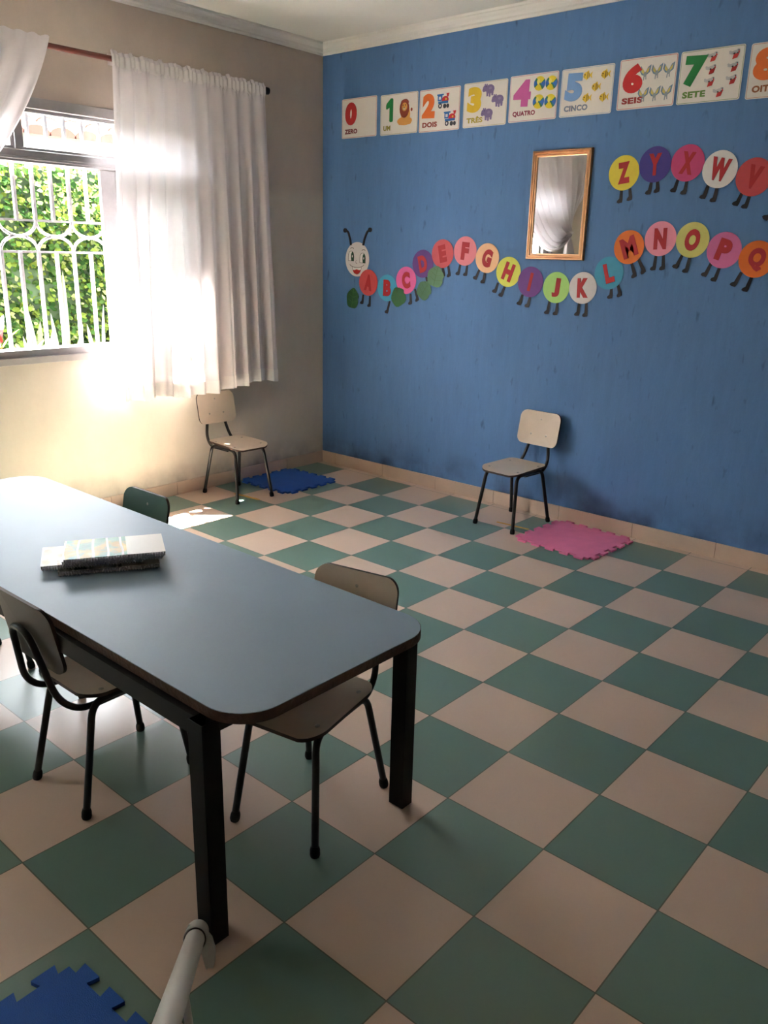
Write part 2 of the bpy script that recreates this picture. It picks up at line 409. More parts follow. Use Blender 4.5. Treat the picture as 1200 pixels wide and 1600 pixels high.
# ------------------------------------------------------------------ curtain rod and curtains
RXo, RZ = .115, 2.523
rod = thing('curtain_rod', 'reddish brown wooden curtain rod with dark round end above the window', 'curtain rod', (0, -2.2, RZ))
o = Geo().tube([(RXo, -3.95, RZ), (RXo, -.635, RZ)], .0145, 16).build('pole', M['rod'], rod, smooth=True); o.location = (0, 2.2, -RZ)
for y, s in ((-.635, 1), (-3.95, -1)):
    o = Geo().tube([(RXo, y, RZ), (RXo, y+s*.006, RZ), (RXo, y+s*.012, RZ), (RXo, y+s*.034, RZ), (RXo, y+s*.042, RZ)], [.015, .019, .022, .021, .010], 16).build('finial', M['rod_cap'], rod, smooth=True)
    o.location = (0, 2.2, -RZ)
for y in (-.70, -1.60, -2.95, -3.85):
    o = Geo().tube([(0, y, RZ-.005), (RXo, y, RZ-.012)], .008, 8).tube([(0, y, RZ-.005), (.006, y, RZ-.005)], .025, 12).build('bracket', M['rod_cap'], rod, smooth=True); o.location = (0, 2.2, -RZ)

def fold(u, z, top=2.5):
    """displacement off the wall for a fraction u across; folds deepen downwards"""
    d = min(1, max(0, (top-z)/1.2))
    a = .010+.020*d
    ph = 2*PI*(u*11.0+.35*math.sin(5*u)+.10*d*math.sin(9*u))
    return a*(math.sin(ph)+.35*math.sin(2.3*ph+1.1)*d)+.012*d*math.sin(2*PI*u*3.2+.7)
def right_curtain():
    root = thing('curtain', 'white voile curtain panel hanging straight over the right half of the window', 'curtain', (RXo, -1.18, 0.68), group=None)
    nu, nz = 220, 60
    def P(u, v):
        # v 0 top of ruffle, 1 hem
        zt = 2.562+.006*math.sin(u*70)+.004*math.sin(u*113); zb = .688+.020*math.sin(u*7+1.5)-.02*(u < .16)+.006*math.sin(u*31)
        z = zt+(zb-zt)*v
        d = min(1, max(0, (2.5-z)/1.8))
        y0 = -1.716-.095*d; y1 = -.641+.080*d
        y = y0+(y1-y0)*u+.010*math.sin(2*PI*u*11+1)*(.3+d)
        x = RXo+.020+fold(u, z)*1.0
        if z > 2.49:                       # casing wraps around the rod
            x = RXo+.020+.006*math.sin(2*PI*u*34)+.25*fold(u, 2.5)
            if z > 2.545: x -= (z-2.545)*.7
        return (x, y, z)
    for nm, lo, hi, off, mt in (('panel', 0, 1, 0, 'curtain'), ('hem', .957, 1.0, .0035, 'hem'), ('casing', .012, .042, .003, 'hem')):
        n2 = nz if nm == 'panel' else 5
        vs = []; fs = []
        for j in range(n2+1):
            v = lo+(hi-lo)*j/n2
            for i in range(nu+1):
                p = P(i/nu, v); vs.append((p[0]+off, p[1], p[2]-(.001 if nm == 'hem' and j == n2 else 0)))
        for j in range(n2):
            for i in range(nu):
                a = j*(nu+1)+i; fs.append((a, a+1, a+nu+2, a+nu+1))
        o = Geo().add(vs, fs).build(nm, M[mt], root, smooth=False)
        for p in o.data.polygons: p.use_smooth = True
        o.location = (-RXo, 1.18, -.68)
    # back layer of the rod casing
    vs = []; fs = []
    for j in range(4):
        for i in range(81):
            u = i/80; vs.append((RXo-.019-.004*math.sin(u*200), -1.716+1.075*u, 2.548-.055*j/3))
    for j in range(3):
        for i in range(80): a = j*81+i; fs.append((a, a+1, a+82, a+81))
    o = Geo().add(vs, fs).build('casing_back', M['hem'], root); o.location = (-RXo, 1.18, -.68)
right_curtain()
def left_curtain():
    root = thing('curtain', 'white voile curtain swept aside and tied back at the left edge of the photo', 'curtain', (RXo, -3.4, .68))
    T = Vector((.07, -3.40, 1.80)); nu, nv = 150, 46
    vs = []; fs = []
    for i in range(nu+1):
        u = i/nu
        ph = 2*PI*(u*13+.3*math.sin(6*u))
        P0 = Vector((RXo+.028, -2.063-1.74*u, 2.56)); P3 = T+Vector((.018*math.sin(ph)+.04*(1-u), -.045*u+.02, -.03*(1-u)+.02*u))
        w = (1-u)**1.3
        P1 = Vector((RXo+.02, P0.y-.10*w-.02, 2.56-.42)); P2 = Vector((.12+.03*w, -3.42+.62*w, 1.80+.45-1.00*w))
        for j in range(nv+1):
            t = j/nv
            p = P0*(1-t)**3+P1*3*t*(1-t)**2+P2*3*t*t*(1-t)+P3*t**3
            a = .012+.022*math.sin(PI*min(1, t*1.1))
            dirn = Vector((1, 0, 0))
            if t > .04: p = p+dirn*(a*min(1, t*5)*math.sin(ph)+.008*math.sin(2.1*ph)*t)+Vector((0, 0, .010*math.sin(ph+1)*t))
            else: p = p+Vector((.004*math.sin(ph*2), 0, .005*math.sin(ph*1.7)))
            vs.append(p)
    for i in range(nu):
        for j in range(nv): a = i*(nv+1)+j; fs.append((a, a+1, a+nv+2, a+nv+1))
    o = Geo().add(vs, fs).build('swag', M['curtain'], root)
    for p in o.data.polygons: p.use_smooth = True
    o.location = (-RXo, 3.4, -.68)
    # tail below the tie
    vs = []; fs = []; nu, nv = 110, 30
    for i in range(nu+1):
        u = i/nu; ph = 2*PI*(u*9+.2*math.sin(7*u))
        for j in range(nv+1):
            t = j/nv; s = min(1, (t/.55))**.7
            z = 1.79-1.10*t
            y = -3.385+(.17-.42*u-(-.0))*s*.95-.03
            vs.append((.08+.02*s+(.010+.028*s)*math.sin(ph), y, z+.01*math.sin(5*u)*t))
    for i in range(nu):
        for j in range(nv): a = i*(nv+1)+j; fs.append((a, a+1, a+nv+2, a+nv+1))
    o = Geo().add(vs, fs).build('tail', M['curtain'], root)
    for p in o.data.polygons: p.use_smooth = True
    o.location = (-RXo, 3.4, -.68)
    pts = [(T.x+.055*math.cos(a)-.0, T.y+.01+.055*math.sin(a), T.z-.005+.012*math.cos(a)) for a in [2*PI*k/18 for k in range(18)]]
    o = Geo().tube(pts, .012, 8, closed=True).build('tie_back', M['hem'], root, smooth=True); o.location = (-RXo, 3.4, -.68)
left_curtain()

# ------------------------------------------------------------------ chairs
def make_chair(lam, label):
    root = thing('child_chair', label, 'chair')
    # seat: bent ply, top laminate, rounded trapezoid
    out = []
    for x, y in rrect(.285, .325, .058, 7, 0, -.015):
        k = (y+.015)/.1625; out.append((x*(1-.05*max(0, k)), y-.010*(1-(x/.1425)**2)*(k < 0)))
    def fs(a, b, t):
        z = .356-.010*max(0, (-b-.09)/.09)**1.5+.010*max(0, (b-.06)/.09)**1.5+.012*(a/.14)**2-.004
        return (a, b, z-t*.011)
    g = Geo(); ringplate(g, out, fs, .011); seat = g.build('seat', [lam, M['ply_back'], M['ply_edge']], root, smooth=True)
    for x in (-.105, .105):
        for y in (-.12, .085):
            z = fs(x, y, 0)[2]
            Geo().tube([(x, y, z-.002), (x, y, z+.0015), (x, y, z+.0030)], [.0075, .0075, .004], 12).build('rivet', M['rivet'], seat, smooth=True)
    # backrest
    def fb(a, b, t):
        y = .206+.19*(b-.455)-.012*(a/.135)**2+t*.010
        return (a, y, b)
    g = Geo(); ringplate(g, rrect(.290, .203, .042, 7, 0, .5585), fb, .010, centre=(0, .5585))
    bk = g.build('backrest', [lam, M['ply_back'], M['ply_edge']], root, smooth=True)
    for x, z in ((0, .612), (-.055, .520), (.055, .520)):
        y = fb(x, z, 0)[1]
        Geo().tube([(x, y+.002, z), (x, y-.0015, z), (x, y-.0032, z)], [.0065, .0065, .003], 10).build('rivet', M['rivet'], bk, smooth=True)
    r = .0105
    for s in (-1, 1):
        zt = .334; xr = s*.108
        Geo().tube(smooth_path([(s*.140, -.183, .012), (xr*1.02, -.135, zt), (xr, -.02, zt)], .045), r, 12).build('leg', M['tube'], root, smooth=True)
        Geo().tube(smooth_path([(s*.140, .183, .012), (xr*1.02, .118, zt), (xr, -.02, zt)], .045), r, 12).build('leg', M['tube'], root, smooth=True)
    for o in [c for c in root.children if c.name.startswith('leg')]:
        p = o.data.vertices[0].co; sx = 1 if p.x > 0 else -1; sy = 1 if p.y > 0 else -1
        Geo().tube([(sx*.1404, sy*.1835, 0), (sx*.1400, sy*.183, .006), (sx*.1383, sy*.181, .020), (sx*.1376, sy*.180, .030)], [.0125, .0145, .0140, .0112], 14).build('rubber_foot', M['rubber'], o, smooth=True)
    pts = [(-.100, -.04, .322), (-.098, .150, .318), (-.090, .208, .370), (-.070, .226, .460), (-.045, .250, .575), (.045, .250, .575), (.070, .226, .460), (.090, .208, .370), (.098, .150, .318), (.100, -.04, .322)]
    Geo().tube(smooth_path(pts, .045), .0098, 12).build('back_frame', M['tube'], root, smooth=True)
    Geo().tube([(-.108, -.06, .329), (.108, -.06, .329)], .008, 10).build('cross_tube', M['tube'], root, smooth=True)
    return root
R = math.radians
c1 = make_chair(M['laminate'], 'beige child chair with dark tube legs standing by the window wall under the curtain')
c1.location = (.278, -1.067, 0); c1.rotation_euler.z = R(87)
def chair(loc, rot, label, proto=c1):
    o = copy_tree(proto); o.location = loc; o.rotation_euler.z = R(rot); o['label'] = label; return o
c2 = chair((1.919, -.268, 0), -3.5, 'beige child chair with black tube legs against the blue wall beside the pink mat')
c3 = chair((2.987, -2.998, 0), 10.7, 'beige child chair tucked under the near right end of the table')
c4 = chair((2.426, -3.304, 0), 180.8, 'beige child chair seen from behind, at the near left side of the table')
c5 = make_chair(M['laminate_green'], 'dark green child chair behind the far side of the table')
c5.location = (1.802, -2.965, 0); c5.rotation_euler.z = R(1)
c6 = chair((1.460, -3.345, 0), 180, 'beige child chair mostly cut off by the left edge of the photo')
for c in (c1, c2, c3, c4, c6): c['group'] = 'small beige chairs around the room'

# ------------------------------------------------------------------ table
TX0, TX1, TY0, TY1, TZ = 1.075, 3.290, -3.498, -2.822, .615
tb = thing('classroom_table', 'long low table with pale blue laminate top and black steel legs', 'table', ((TX0+TX1)/2, (TY0+TY1)/2, 0))
tcx, tcy = (TX0+TX1)/2, (TY0+TY1)/2
def tl(o): o.location = (-tcx, -tcy, 0); return o
ol = rrect(TX1-TX0, TY1-TY0, .110, 12, tcx, tcy)
g = Geo(); g.prism(ol, lambda a, b: (a, b, TZ-.026), lambda a, b: (a, b, TZ-.0015), 1, 1)
# chipped edge: jitter the rim a little
tp = tl(g.build('tabletop', [M['table_top'], M['table_edge']], tb, bevel=.0012))
ol2 = rrect(TX1-TX0-.003, TY1-TY0-.003, .109, 12, tcx, tcy)
g = Geo(); g.prism(ol2, lambda a, b: (a, b, TZ-.0016), lambda a, b: (a, b, TZ)); g.build('laminate_sheet', M['table_top'], tp)
for x0, ys in ((3.152, 1), (1.165, 1)):
    for y0, y1 in ((-3.530, -3.495+.014), (-2.840, -2.796)):
        x1 = x0+.052; w = .003; zt = TZ-.027
        g = Geo()
        g.box(x0, x1, y0, y0+w, 0, zt); g.box(x0, x1, y1-w, y1, 0, zt); g.box(x0, x0+w, y0+w, y1-w, 0, zt); g.box(x1-w, x1, y0+w, y1-w, 0, zt)
        g.box(x0+w, x1-w, y0+w, y1-w, 0, .004)
        tl(g.build('leg', M['table_frame'], tb, bevel=.0008))
for y0, y1 in ((-3.515, -3.487), (-2.835, -2.807)):
    tl(Geo().box(1.217, 3.152, y0, y1, TZ-.078, TZ-.0265).build('side_rail', M['table_frame'], tb, bevel=.001))
for x0 in (3.168, 1.17):
    tl(Geo().box(x0, x0+.030, -3.481, -2.840, TZ-.062, TZ-.0265).build('end_rail', M['table_frame'], tb, bevel=.001))

# ------------------------------------------------------------------ spiral notebooks
def cover_mat(name, cols, seed, rough=.42):
    m = bpy.data.materials.new(name); m.use_nodes = True; nt = m.node_tree; L = nt.links.new; b = nt.nodes['Principled BSDF']
    tc = N(nt, 'ShaderNodeTexCoord'); mp = N(nt, 'ShaderNodeMapping'); mp.inputs['Location'].default_value = (seed, seed*2, 0); L(tc.outputs['Object'], mp.inputs[0])
    n = N(nt, 'ShaderNodeTexNoise'); n.inputs['Scale'].default_value = 13; n.inputs['Detail'].default_value = 3; L(mp.outputs[0], n.inputs['Vector'])
    r = N(nt, 'ShaderNodeValToRGB'); r.color_ramp.interpolation = 'EASE'
    e = r.color_ramp.elements
    for i, c in enumerate(cols):
        pos = .3+.4*i/(len(cols)-1)
        q = e[i] if i < 2 else e.new(pos); q.position = pos; q.color = srgb(*c)
    L(n.outputs['Fac'], r.inputs[0])
    # pale arcs: reflections of the spiral painted into the cover colour
    w = N(nt, 'ShaderNodeTexWave', wave_type='BANDS', bands_direction='X'); w.inputs['Scale'].default_value = 7.5; w.inputs['Distortion'].default_value = 1.2; w.inputs['Detail'].default_value = 0
    L(tc.outputs['Object'], w.inputs['Vector'])
    gt = N(nt, 'ShaderNodeMath', operation='GREATER_THAN'); gt.inputs[1].default_value = .93; L(w.outputs['Fac'], gt.inputs[0])
    sx = N(nt, 'ShaderNodeSeparateXYZ'); L(tc.outputs['Object'], sx.inputs[0])
    g2 = N(nt, 'ShaderNodeMath', operation='GREATER_THAN'); g2.inputs[1].default_value = .035; L(sx.outputs[0], g2.inputs[0])
    mxf = N(nt, 'ShaderNodeMath', operation='MAXIMUM'); L(gt.outputs[0], mxf.inputs[0]); L(g2.outputs[0], mxf.inputs[1])
    mx = N(nt, 'ShaderNodeMix', data_type='RGBA'); L(mxf.outputs[0], mx.inputs[0]); L(r.outputs[0], mx.inputs[6]); mx.inputs[7].default_value = srgb(222, 220, 216)
    L(mx.outputs[2], b.inputs['Base Color']); b.inputs['Roughness'].default_value = rough; b.inputs['Specular IOR Level'].default_value = .3
    return m
cm = [cover_mat('green_yellow_cover', [(40, 120, 100), (90, 150, 120), (190, 160, 60), (210, 190, 110)], 0.0),
      cover_mat('tan_cover', [(150, 110, 80), (200, 190, 170), (225, 220, 210), (170, 140, 110)], 3.0),
      cover_mat('dark_cover', [(60, 60, 66), (150, 150, 150), (200, 196, 190), (90, 80, 70)], 6.0)]
M['page'] = mat('page_block', (150, 148, 152), .7, var=.1, vscale=200, stretch=(.2, .2, 8))
M['coil'] = mat('grey_plastic_coil', (170, 168, 180), .35)
nbL = ['spiral notebook with glossy green and yellow cover, on top of the stack', 'spiral notebook with dark cover, second from the top of the stack',
       'spiral notebook with pale tan cover sticking out to the left of the stack', 'spiral notebook lying flat on the table at the bottom of the stack']
def notebook(loc, rz, mt, label, th=.0125, tilt=0):
    r = thing('spiral_notebook', label, 'notebook', loc, rz, 'spiral notebooks stacked on the table'); r.rotation_euler.x = tilt
    L2, D = .147, .178       # local x along the spine, spine edge at y = 0, pages towards +y
    Geo().box(-L2, L2, .006, D-.002, .0012, th-.0012).build('pages', M['page'], r, bevel=.0006)
    Geo().box(-L2-.001, L2+.001, .004, D, th-.0012, th).build('cover', mt, r)
    Geo().box(-L2-.001, L2+.001, .004, D, 0, .0012).build('back_cover', C(200, 196, 190), r)
    g = Geo(); n = 36
    for k in range(n):
        x = -L2+.006+(2*L2-.012)*k/(n-1)
        rad = th*.5+.0002
        pts = [(x, -.001+(rad+.0015)*math.cos(a)*1.1, th/2+(rad-.0014)*math.sin(a)) for a in [2*PI*j/10 for j in range(10)]]
        g.tube(pts, .0017, 5, closed=True)
    g.tube([(-L2+.004, .0045, th/2), (L2-.004, .0045, th/2)], .0045, 8)
    g.build('spiral_binding', M['coil'], r, smooth=True)
    return r
ang = math.atan2(.255, .147)
z = TZ+.0005; zs = .0142
def nb_origin(a, b): return ((a[0]+b[0])/2, (a[1]+b[1])/2)
p = nb_origin((2.257, -3.342), (2.412, -3.095)); notebook((p[0], p[1], z), ang-.02, cm[2], nbL[3])
p = nb_origin((2.203, -3.375), (2.352, -3.120)); notebook((p[0]+.012, p[1]+.0, z+zs), ang+.01, cm[1], nbL[2])
p = nb_origin((2.236, -3.345), (2.410, -3.100)); notebook((p[0]+.014, p[1]+.017, z+2*zs), ang-.03, cm[2], nbL[1])
p = nb_origin((2.284, -3.337), (2.431, -3.082)); notebook((p[0], p[1], z+3*zs), ang, cm[0], nbL[0])

# ------------------------------------------------------------------ foam mats
def mat_outline(side, n=5, d=.028):
    pts = []; c = side/2; pitch = side/n
    def edge(k):
        a = PI/2*k
        e = [(-c, -c)]
        for i in range(n):
            m_ = -c+pitch*(i+.5); w0, w1 = pitch*.22, pitch*.30
            e += [(m_-w0, -c), (m_-w1, -c-d), (m_+w1, -c-d), (m_+w0, -c)]
        return [(x*math.cos(a)-y*math.sin(a), x*math.sin(a)+y*math.cos(a)) for x, y in e]
    for k in range(4): pts += edge(k)
    return pts
def foam(x, y, rz, side, mt, label, n=5):
    g = Geo(); pl = mat_outline(side, n)
    g.prism(pl, lambda a, b: (a, b, 0), lambda a, b: (a, b, .011))
    o = g.build('foam_play_mat', mt, bevel=.0012); o.location = (x, y, .0005); o.rotation_euler.z = rz
    return tag(o, label, 'play mat')
foam(2.360, -.290, R(-3), .465, M['mat_pink'], 'pink interlocking foam mat lying beside the blue wall')
foam(.268, -.600, R(1), .455, M['mat_blue'], 'blue interlocking foam mat in the far corner near the chair')
foam(3.268, -4.018, R(2), .480, M['mat_blue'], 'blue interlocking foam mat cut off at the bottom left corner')
def tape(a, b, label):
    a, b = Vector(a), Vector(b); d = (b-a).normalized(); n = Vector((-d.y, d.x, 0))*.011
    L = (b-a).length
    g = Geo(); g.prism([(0, -.011), (L, -.010), (L+.004, .0), (L, .011), (0, .010), (.004, 0)], lambda s, t: (s, t, 0), lambda s, t: (s, t, .0005))
    o = g.build('floor_tape', M['tape']); o.location = (a.x, a.y, .0002); o.rotation_euler.z = math.atan2(d.y, d.x)
    tag(o, label, 'tape', 'worn yellow tape marks')
tape((.243, -1.073, 0), (.471, -1.050, 0), 'worn yellow tape strip on the floor below the chair by the window wall')
tape((1.846, -.325, 0), (2.067, -.311, 0), 'worn yellow tape strip on the floor below the chair by the blue wall')

# ------------------------------------------------------------------ white pole at lower left
A = Vector((3.183, -3.554, .050)); D = (Vector((3.601, -3.915, .403))-Vector((3.119, -3.517, -.008))).normalized()
pole = thing('white_tube_stand', 'white plastic tube with a pointed end bracket, leaning in at the bottom left', 'stand', (A.x, A.y, 0))
def pl_(o): o.location = (-A.x, -A.y, 0); return o
B0 = A+D*.085
pl_(Geo().tube([A+D*.01, A+D*1.05], .0215, 28).build('tube', M['pvc'], pole, smooth=True))
# sleeve: fitted half shell with a pointed tongue reaching the floor
up = (Vector((0, 0, 1))-D*D.z).normalized(); side = D.cross(up)
g = Geo(); n = 36; rows = 8; vs = []; fs = []
for j in range(rows+1):
    for i in range(n+1):
        a = 2*PI*i/n; q = up*math.cos(a)+side*math.sin(a)
        # the lip runs straight over the top; the shell stretches into a tongue on the right (side < 0)
        sgn = math.sin(a)
        lo = -.012; hi = .085
        rr = .0262
        if j == 0: rr = .020
        s = lo+(hi-lo)*j/rows
        vs.append(A+D*s+q*rr)
for j in range(rows):
    for i in range(n): a = j*(n+1)+i; fs.append((a, a+1, a+n+2, a+n+1))
vs.append(A-D*.014); c = len(vs)-1
for i in range(n): fs.append((c, i, i+1))
g.add(vs, fs); sl = pl_(g.build('sleeve', M['pvc'], pole, smooth=True))
rg = [A+D*.087+(up*math.cos(a)+side*math.sin(a))*.0225 for a in [2*PI*k/28 for k in range(28)]]
pl_(Geo().tube(rg, .0022, 6, closed=True).build('ring', M['pvc_ring'], pole, smooth=True))
# the tongue
CR_, CU_ = Vector((.751, .660, .023)), Vector((-.213, .209, .954))
nn = CR_.cross(CU_)
pp = [(-10, 19), (-14, 12), (-11, 3), (0, -4), (8, -14), (12, -28), (16, -45), (21, -58), (26, -53), (29, -38), (29, -18), (25, 0), (17, 13), (4, 21)]
pp = [(a_*.00150, b_*.00150) for a_, b_ in pp]
c0 = A+D*.022+nn*.020
g = Geo(); g.prism(pp, lambda a_, b_: c0+CR_*a_+CU_*b_-nn*(.004+.00*a_), lambda a_, b_: c0+CR_*a_+CU_*b_+nn*(.006-5*abs(a_-.01)**1.6))
pl_(g.build('end_bracket', M['pvc'], pole, smooth=False, bevel=.0015))
S0 = A+D*.42
pl_(Geo().tube([S0, Vector((3.415, -3.735, .008))], .008, 14).build('strut', M['pvc'], pole, smooth=True))

# ------------------------------------------------------------------ wall pieces
YW = -.0005                                    # face of the blue wall
def lay(k): return YW-.0012*k                  # paper layers
def plane_fns(y_back, th): return (lambda a, b: (a, y_back, b)), (lambda a, b: (a, y_back-th, b))
def flat(g, poly, y, th, mi=0):
    # poly given counter-clockwise seen from the room
    a, b = plane_fns(y, th); g.prism(poly, a, b, mi)
def ell(cx, cz, rx, rz, rot=0, n=28):
    c, s = math.cos(rot), math.sin(rot)
    return [(cx+rx*math.cos(t)*c-rz*math.sin(t)*s, cz+rx*math.cos(t)*s+rz*math.sin(t)*c) for t in [2*PI*k/n for k in range(n)]]
_glyphs = {}
def text_geo(body, w, h, bold=.03, th=.0015, cx=0, cz=0, rot=0, y=0, wild=False):
    """extruded lettering fitted into w x h, on the wall plane"""
    key = (body, bold)
    if key not in _glyphs:
        cu = bpy.data.curves.new('t', 'FONT'); cu.body = body; cu.size = 1; cu.offset = bold*.35; cu.bevel_depth = bold*.9; cu.bevel_resolution = 1; cu.extrude = .5; cu.resolution_u = 5
        if len(body) > 1: cu.space_character = 1.08
        ob = bpy.data.objects.new('t', cu); COL.objects.link(ob)
        bpy.context.view_layer.update()
        me = bpy.data.meshes.new_from_object(ob.evaluated_get(bpy.context.evaluated_depsgraph_get()))
        _glyphs[key] = ([tuple(v.co) for v in me.vertices], [tuple(p.vertices) for p in me.polygons])
        bpy.data.objects.remove(ob); bpy.data.curves.remove(cu); bpy.data.meshes.remove(me)
    vs, fs = _glyphs[key]
    xs = [v[0] for v in vs]; ys = [v[1] for v in vs]; x0, x1, y0, y1 = min(xs), max(xs), min(ys), max(ys)
    c, s = math.cos(rot), math.sin(rot); out = []
    for vx, vy, vz in vs:
        a = ((vx-x0)/(x1-x0)-.5)*w; b = ((vy-y0)/(y1-y0)-.5)*h
        out.append((cx+a*c-b*s, y-(vz+.5)*th, cz+a*s+b*c))
    return Geo().add(out, fs)

# letter discs of the caterpillar
CR = (200, 72, 78); SK = (66, 160, 200); VI = (104, 56, 138)
discs = [
 ('A', .456, 1.364, (204, 78, 82), 'coral red', [(.409, 1.28, .401, 1.223), (.473, 1.274, .471, 1.208)]),
 ('B', .630, 1.335, (70, 166, 204), 'sky blue', [(.655, 1.249, .633, 1.172)]),
 ('C', .799, 1.392, (232, 104, 168), 'bright pink', [(.839, 1.306, .845, 1.245), (.877, 1.339, .904, 1.271)]),
 ('D', .936, 1.502, (98, 54, 130), 'purple', [(.967, 1.42, .989, 1.353)]),
 ('E', 1.098, 1.568, (206, 84, 92), 'coral red', [(1.103, 1.485, 1.116, 1.435), (1.145, 1.50, 1.16, 1.436)]),
 ('F', 1.274, 1.587, (230, 132, 144), 'salmon pink', [(1.24, 1.505, 1.228, 1.447), (1.295, 1.505, 1.288, 1.444)]),
 ('G', 1.446, 1.548, (242, 190, 146), 'peach', [(1.391, 1.478, 1.367, 1.424), (1.433, 1.463, 1.426, 1.405)]),
 ('H', 1.605, 1.471, (220, 222, 96), 'lemon yellow', [(1.535, 1.405, 1.516, 1.35), (1.587, 1.39, 1.564, 1.329)]),
 ('I', 1.767, 1.418, (112, 62, 142), 'purple', [(1.718, 1.343, 1.702, 1.287), (1.772, 1.335, 1.76, 1.277)]),
 ('J', 1.943, 1.393, (172, 220, 124), 'light green', [(1.906, 1.316, 1.897, 1.246), (1.96, 1.31, 1.956, 1.244)]),
 ('K', 2.117, 1.398, (220, 214, 216), 'white', [(2.103, 1.316, 2.099, 1.249), (2.148, 1.318, 2.151, 1.248)]),
 ('L', 2.269, 1.485, (66, 156, 192), 'sky blue', [(2.293, 1.402, 2.294, 1.356), (2.329, 1.424, 2.35, 1.372)]),
 ('M', 2.373, 1.624, (228, 116, 40), 'orange', [(2.398, 1.540, 2.425, 1.476), (2.435, 1.562, 2.475, 1.501)]),
 ('N', 2.545, 1.669, (240, 150, 174), 'pale pink', [(2.531, 1.586, 2.528, 1.515), (2.572, 1.588, 2.579, 1.519)]),
 ('O', 2.720, 1.664, (212, 208, 120), 'khaki yellow', [(2.676, 1.59, 2.65, 1.527), (2.717, 1.58, 2.707, 1.508)]),
 ('P', 2.888, 1.616, (218, 112, 168), 'orchid pink', [(2.832, 1.552, 2.808, 1.491), (2.878, 1.534, 2.861, 1.469)]),
 ('Q', 3.055, 1.576, (230, 112, 26), 'orange', [(2.991, 1.512, 2.964, 1.448), (3.044, 1.492, 3.026, 1.426)]),
 ('Z', 2.298, 2.004, (232, 212, 70), 'yellow', [(2.294, 1.92, 2.295, 1.86), (2.341, 1.925, 2.351, 1.873)]),
 ('Y', 2.470, 2.038, (66, 52, 142), 'dark violet', [(2.461, 1.958, 2.454, 1.899), (2.492, 1.96, 2.50, 1.909)]),
 ('X', 2.643, 2.037, (198, 62, 118), 'magenta', [(2.602, 1.96, 2.589, 1.906), (2.651, 1.954, 2.645, 1.895)]),
 ('W', 2.813, 2.000, (226, 222, 222), 'white', [(2.766, 1.932, 2.75, 1.87), (2.811, 1.918, 2.804, 1.855)]),
 ('V', 2.984, 1.958, (200, 72, 80), 'coral red', [(2.938, 1.888, 2.918, 1.834), (2.976, 1.876, 2.964, 1.821)]),
 ('U', 3.158, 1.872, (228, 122, 60), 'orange', [(3.105, 1.80, 3.072, 1.765), (3.15, 1.79, 3.135, 1.72)]),
]
YM_ = {'A': 2}
def boot(g, x0, z0, x1, z1, y, th):
    d = Vector((x1-x0, z1-z0)); L = d.length; d /= L; n = Vector((-d.y, d.x)); w = .0095
    a, b = Vector((x0, z0)), Vector((x1, z1))
    q = [a+n*w*.8, a-n*w*.8, b-d*.018-n*w, b-n*w*1.0-d*.014, b-n*w*2.2-d*.004, b-n*w*2.4+d*.006, b-n*w*1.2+d*.010, b+n*w*.9+d*.006, b+n*w*1.1-d*.008]
    q = [(p.x, p.y) for p in q]
    # counter-clockwise check
    ar = sum(q[i][0]*q[(i+1) % len(q)][1]-q[(i+1) % len(q)][0]*q[i][1] for i in range(len(q)))
    if ar < 0: q.reverse()
    flat(g, q, y, th)
for idx, (ch, cx, cz, colr, cname, legs) in enumerate(discs):
    lv = 3 if ch in 'ACEGIKMOQYWU' else 1
    if ch == 'U': lv = 5
    row = 'in the upper row' if ch in 'ZYXWVU' else 'of the caterpillar'
    cut = ' cut off by the right edge' if ch in 'UQ' else ''
    if ch == 'U': continue_label = 'orange letter disc beyond the V disc, only its black foot in frame'
    r = thing('letter_disc', ('%s paper disc with red letter %s %s%s' % (cname, ch, row, cut)) if ch != 'U' else continue_label, 'wall letter', (cx, 0, cz), group='alphabet caterpillar discs')
    def off(o): o.location = (-cx, 0, -cz); return o
    y = lay(lv)
    lx = sum(l[2] for l in legs)/len(legs)-cx; lz = sum(l[3] for l in legs)/len(legs)-cz
    rot = .75*math.atan2(lx, -lz)
    if ch in 'B': rot = R(-2)
    if ch in 'C': rot = R(8)
    if ch in 'U': rot = R(-20)
    g = Geo(); flat(g, ell(cx, cz, .0875, .0885, 0, 44), y, .0012); off(g.build('disc', C(*colr), r))
    wl_ = {'I': .020, 'M': .088, 'W': .098, 'J': .05, 'L': .055, 'E': .058, 'F': .058, 'Q': .082, 'O': .078}.get(ch, .070)
    off(text_geo(ch, wl_, .108, .055, .0012, cx, cz, rot, y-.0012).build('letter', M['red_letter'], r))
    for (a, b, c, d) in legs:
        g = Geo(); boot(g, a, b, c, d, lay(lv-.9), .001); off(g.build('leg', M['foil'], r))

# caterpillar head
hx, hz = .345, 1.517
hd = thing('caterpillar_head', 'white smiling caterpillar face with two black antennae, left end of the alphabet', 'wall decoration', (hx, 0, hz))
def ho(o): o.location = (-hx, 0, -hz); return o
y = lay(1)
g = Geo(); flat(g, ell(hx, hz, .113, .116, 0, 48), y, .0012); ho(g.build('face', C(222, 216, 216), hd))
for pts in ([(.285, 1.612), (.278, 1.645), (.262, 1.690), (.250, 1.706), (.228, 1.710)], [(.402, 1.612), (.412, 1.650), (.432, 1.692), (.444, 1.706), (.464, 1.714)]):
    g = Geo(); g.tube([(a, y-.003, b) for a, b in smooth_path([(p[0], p[1], 0) for p in pts], .01) and [(q.x, q.y) for q in smooth_path([(p[0], p[1], 0) for p in pts], .01)]], .0075, 8)
    e = pts[-1]; flat(g, ell(e[0], e[1], .017, .015), y, .006)
    ho(g.build('antenna', M['foil'], hd))
yy = y-.0012
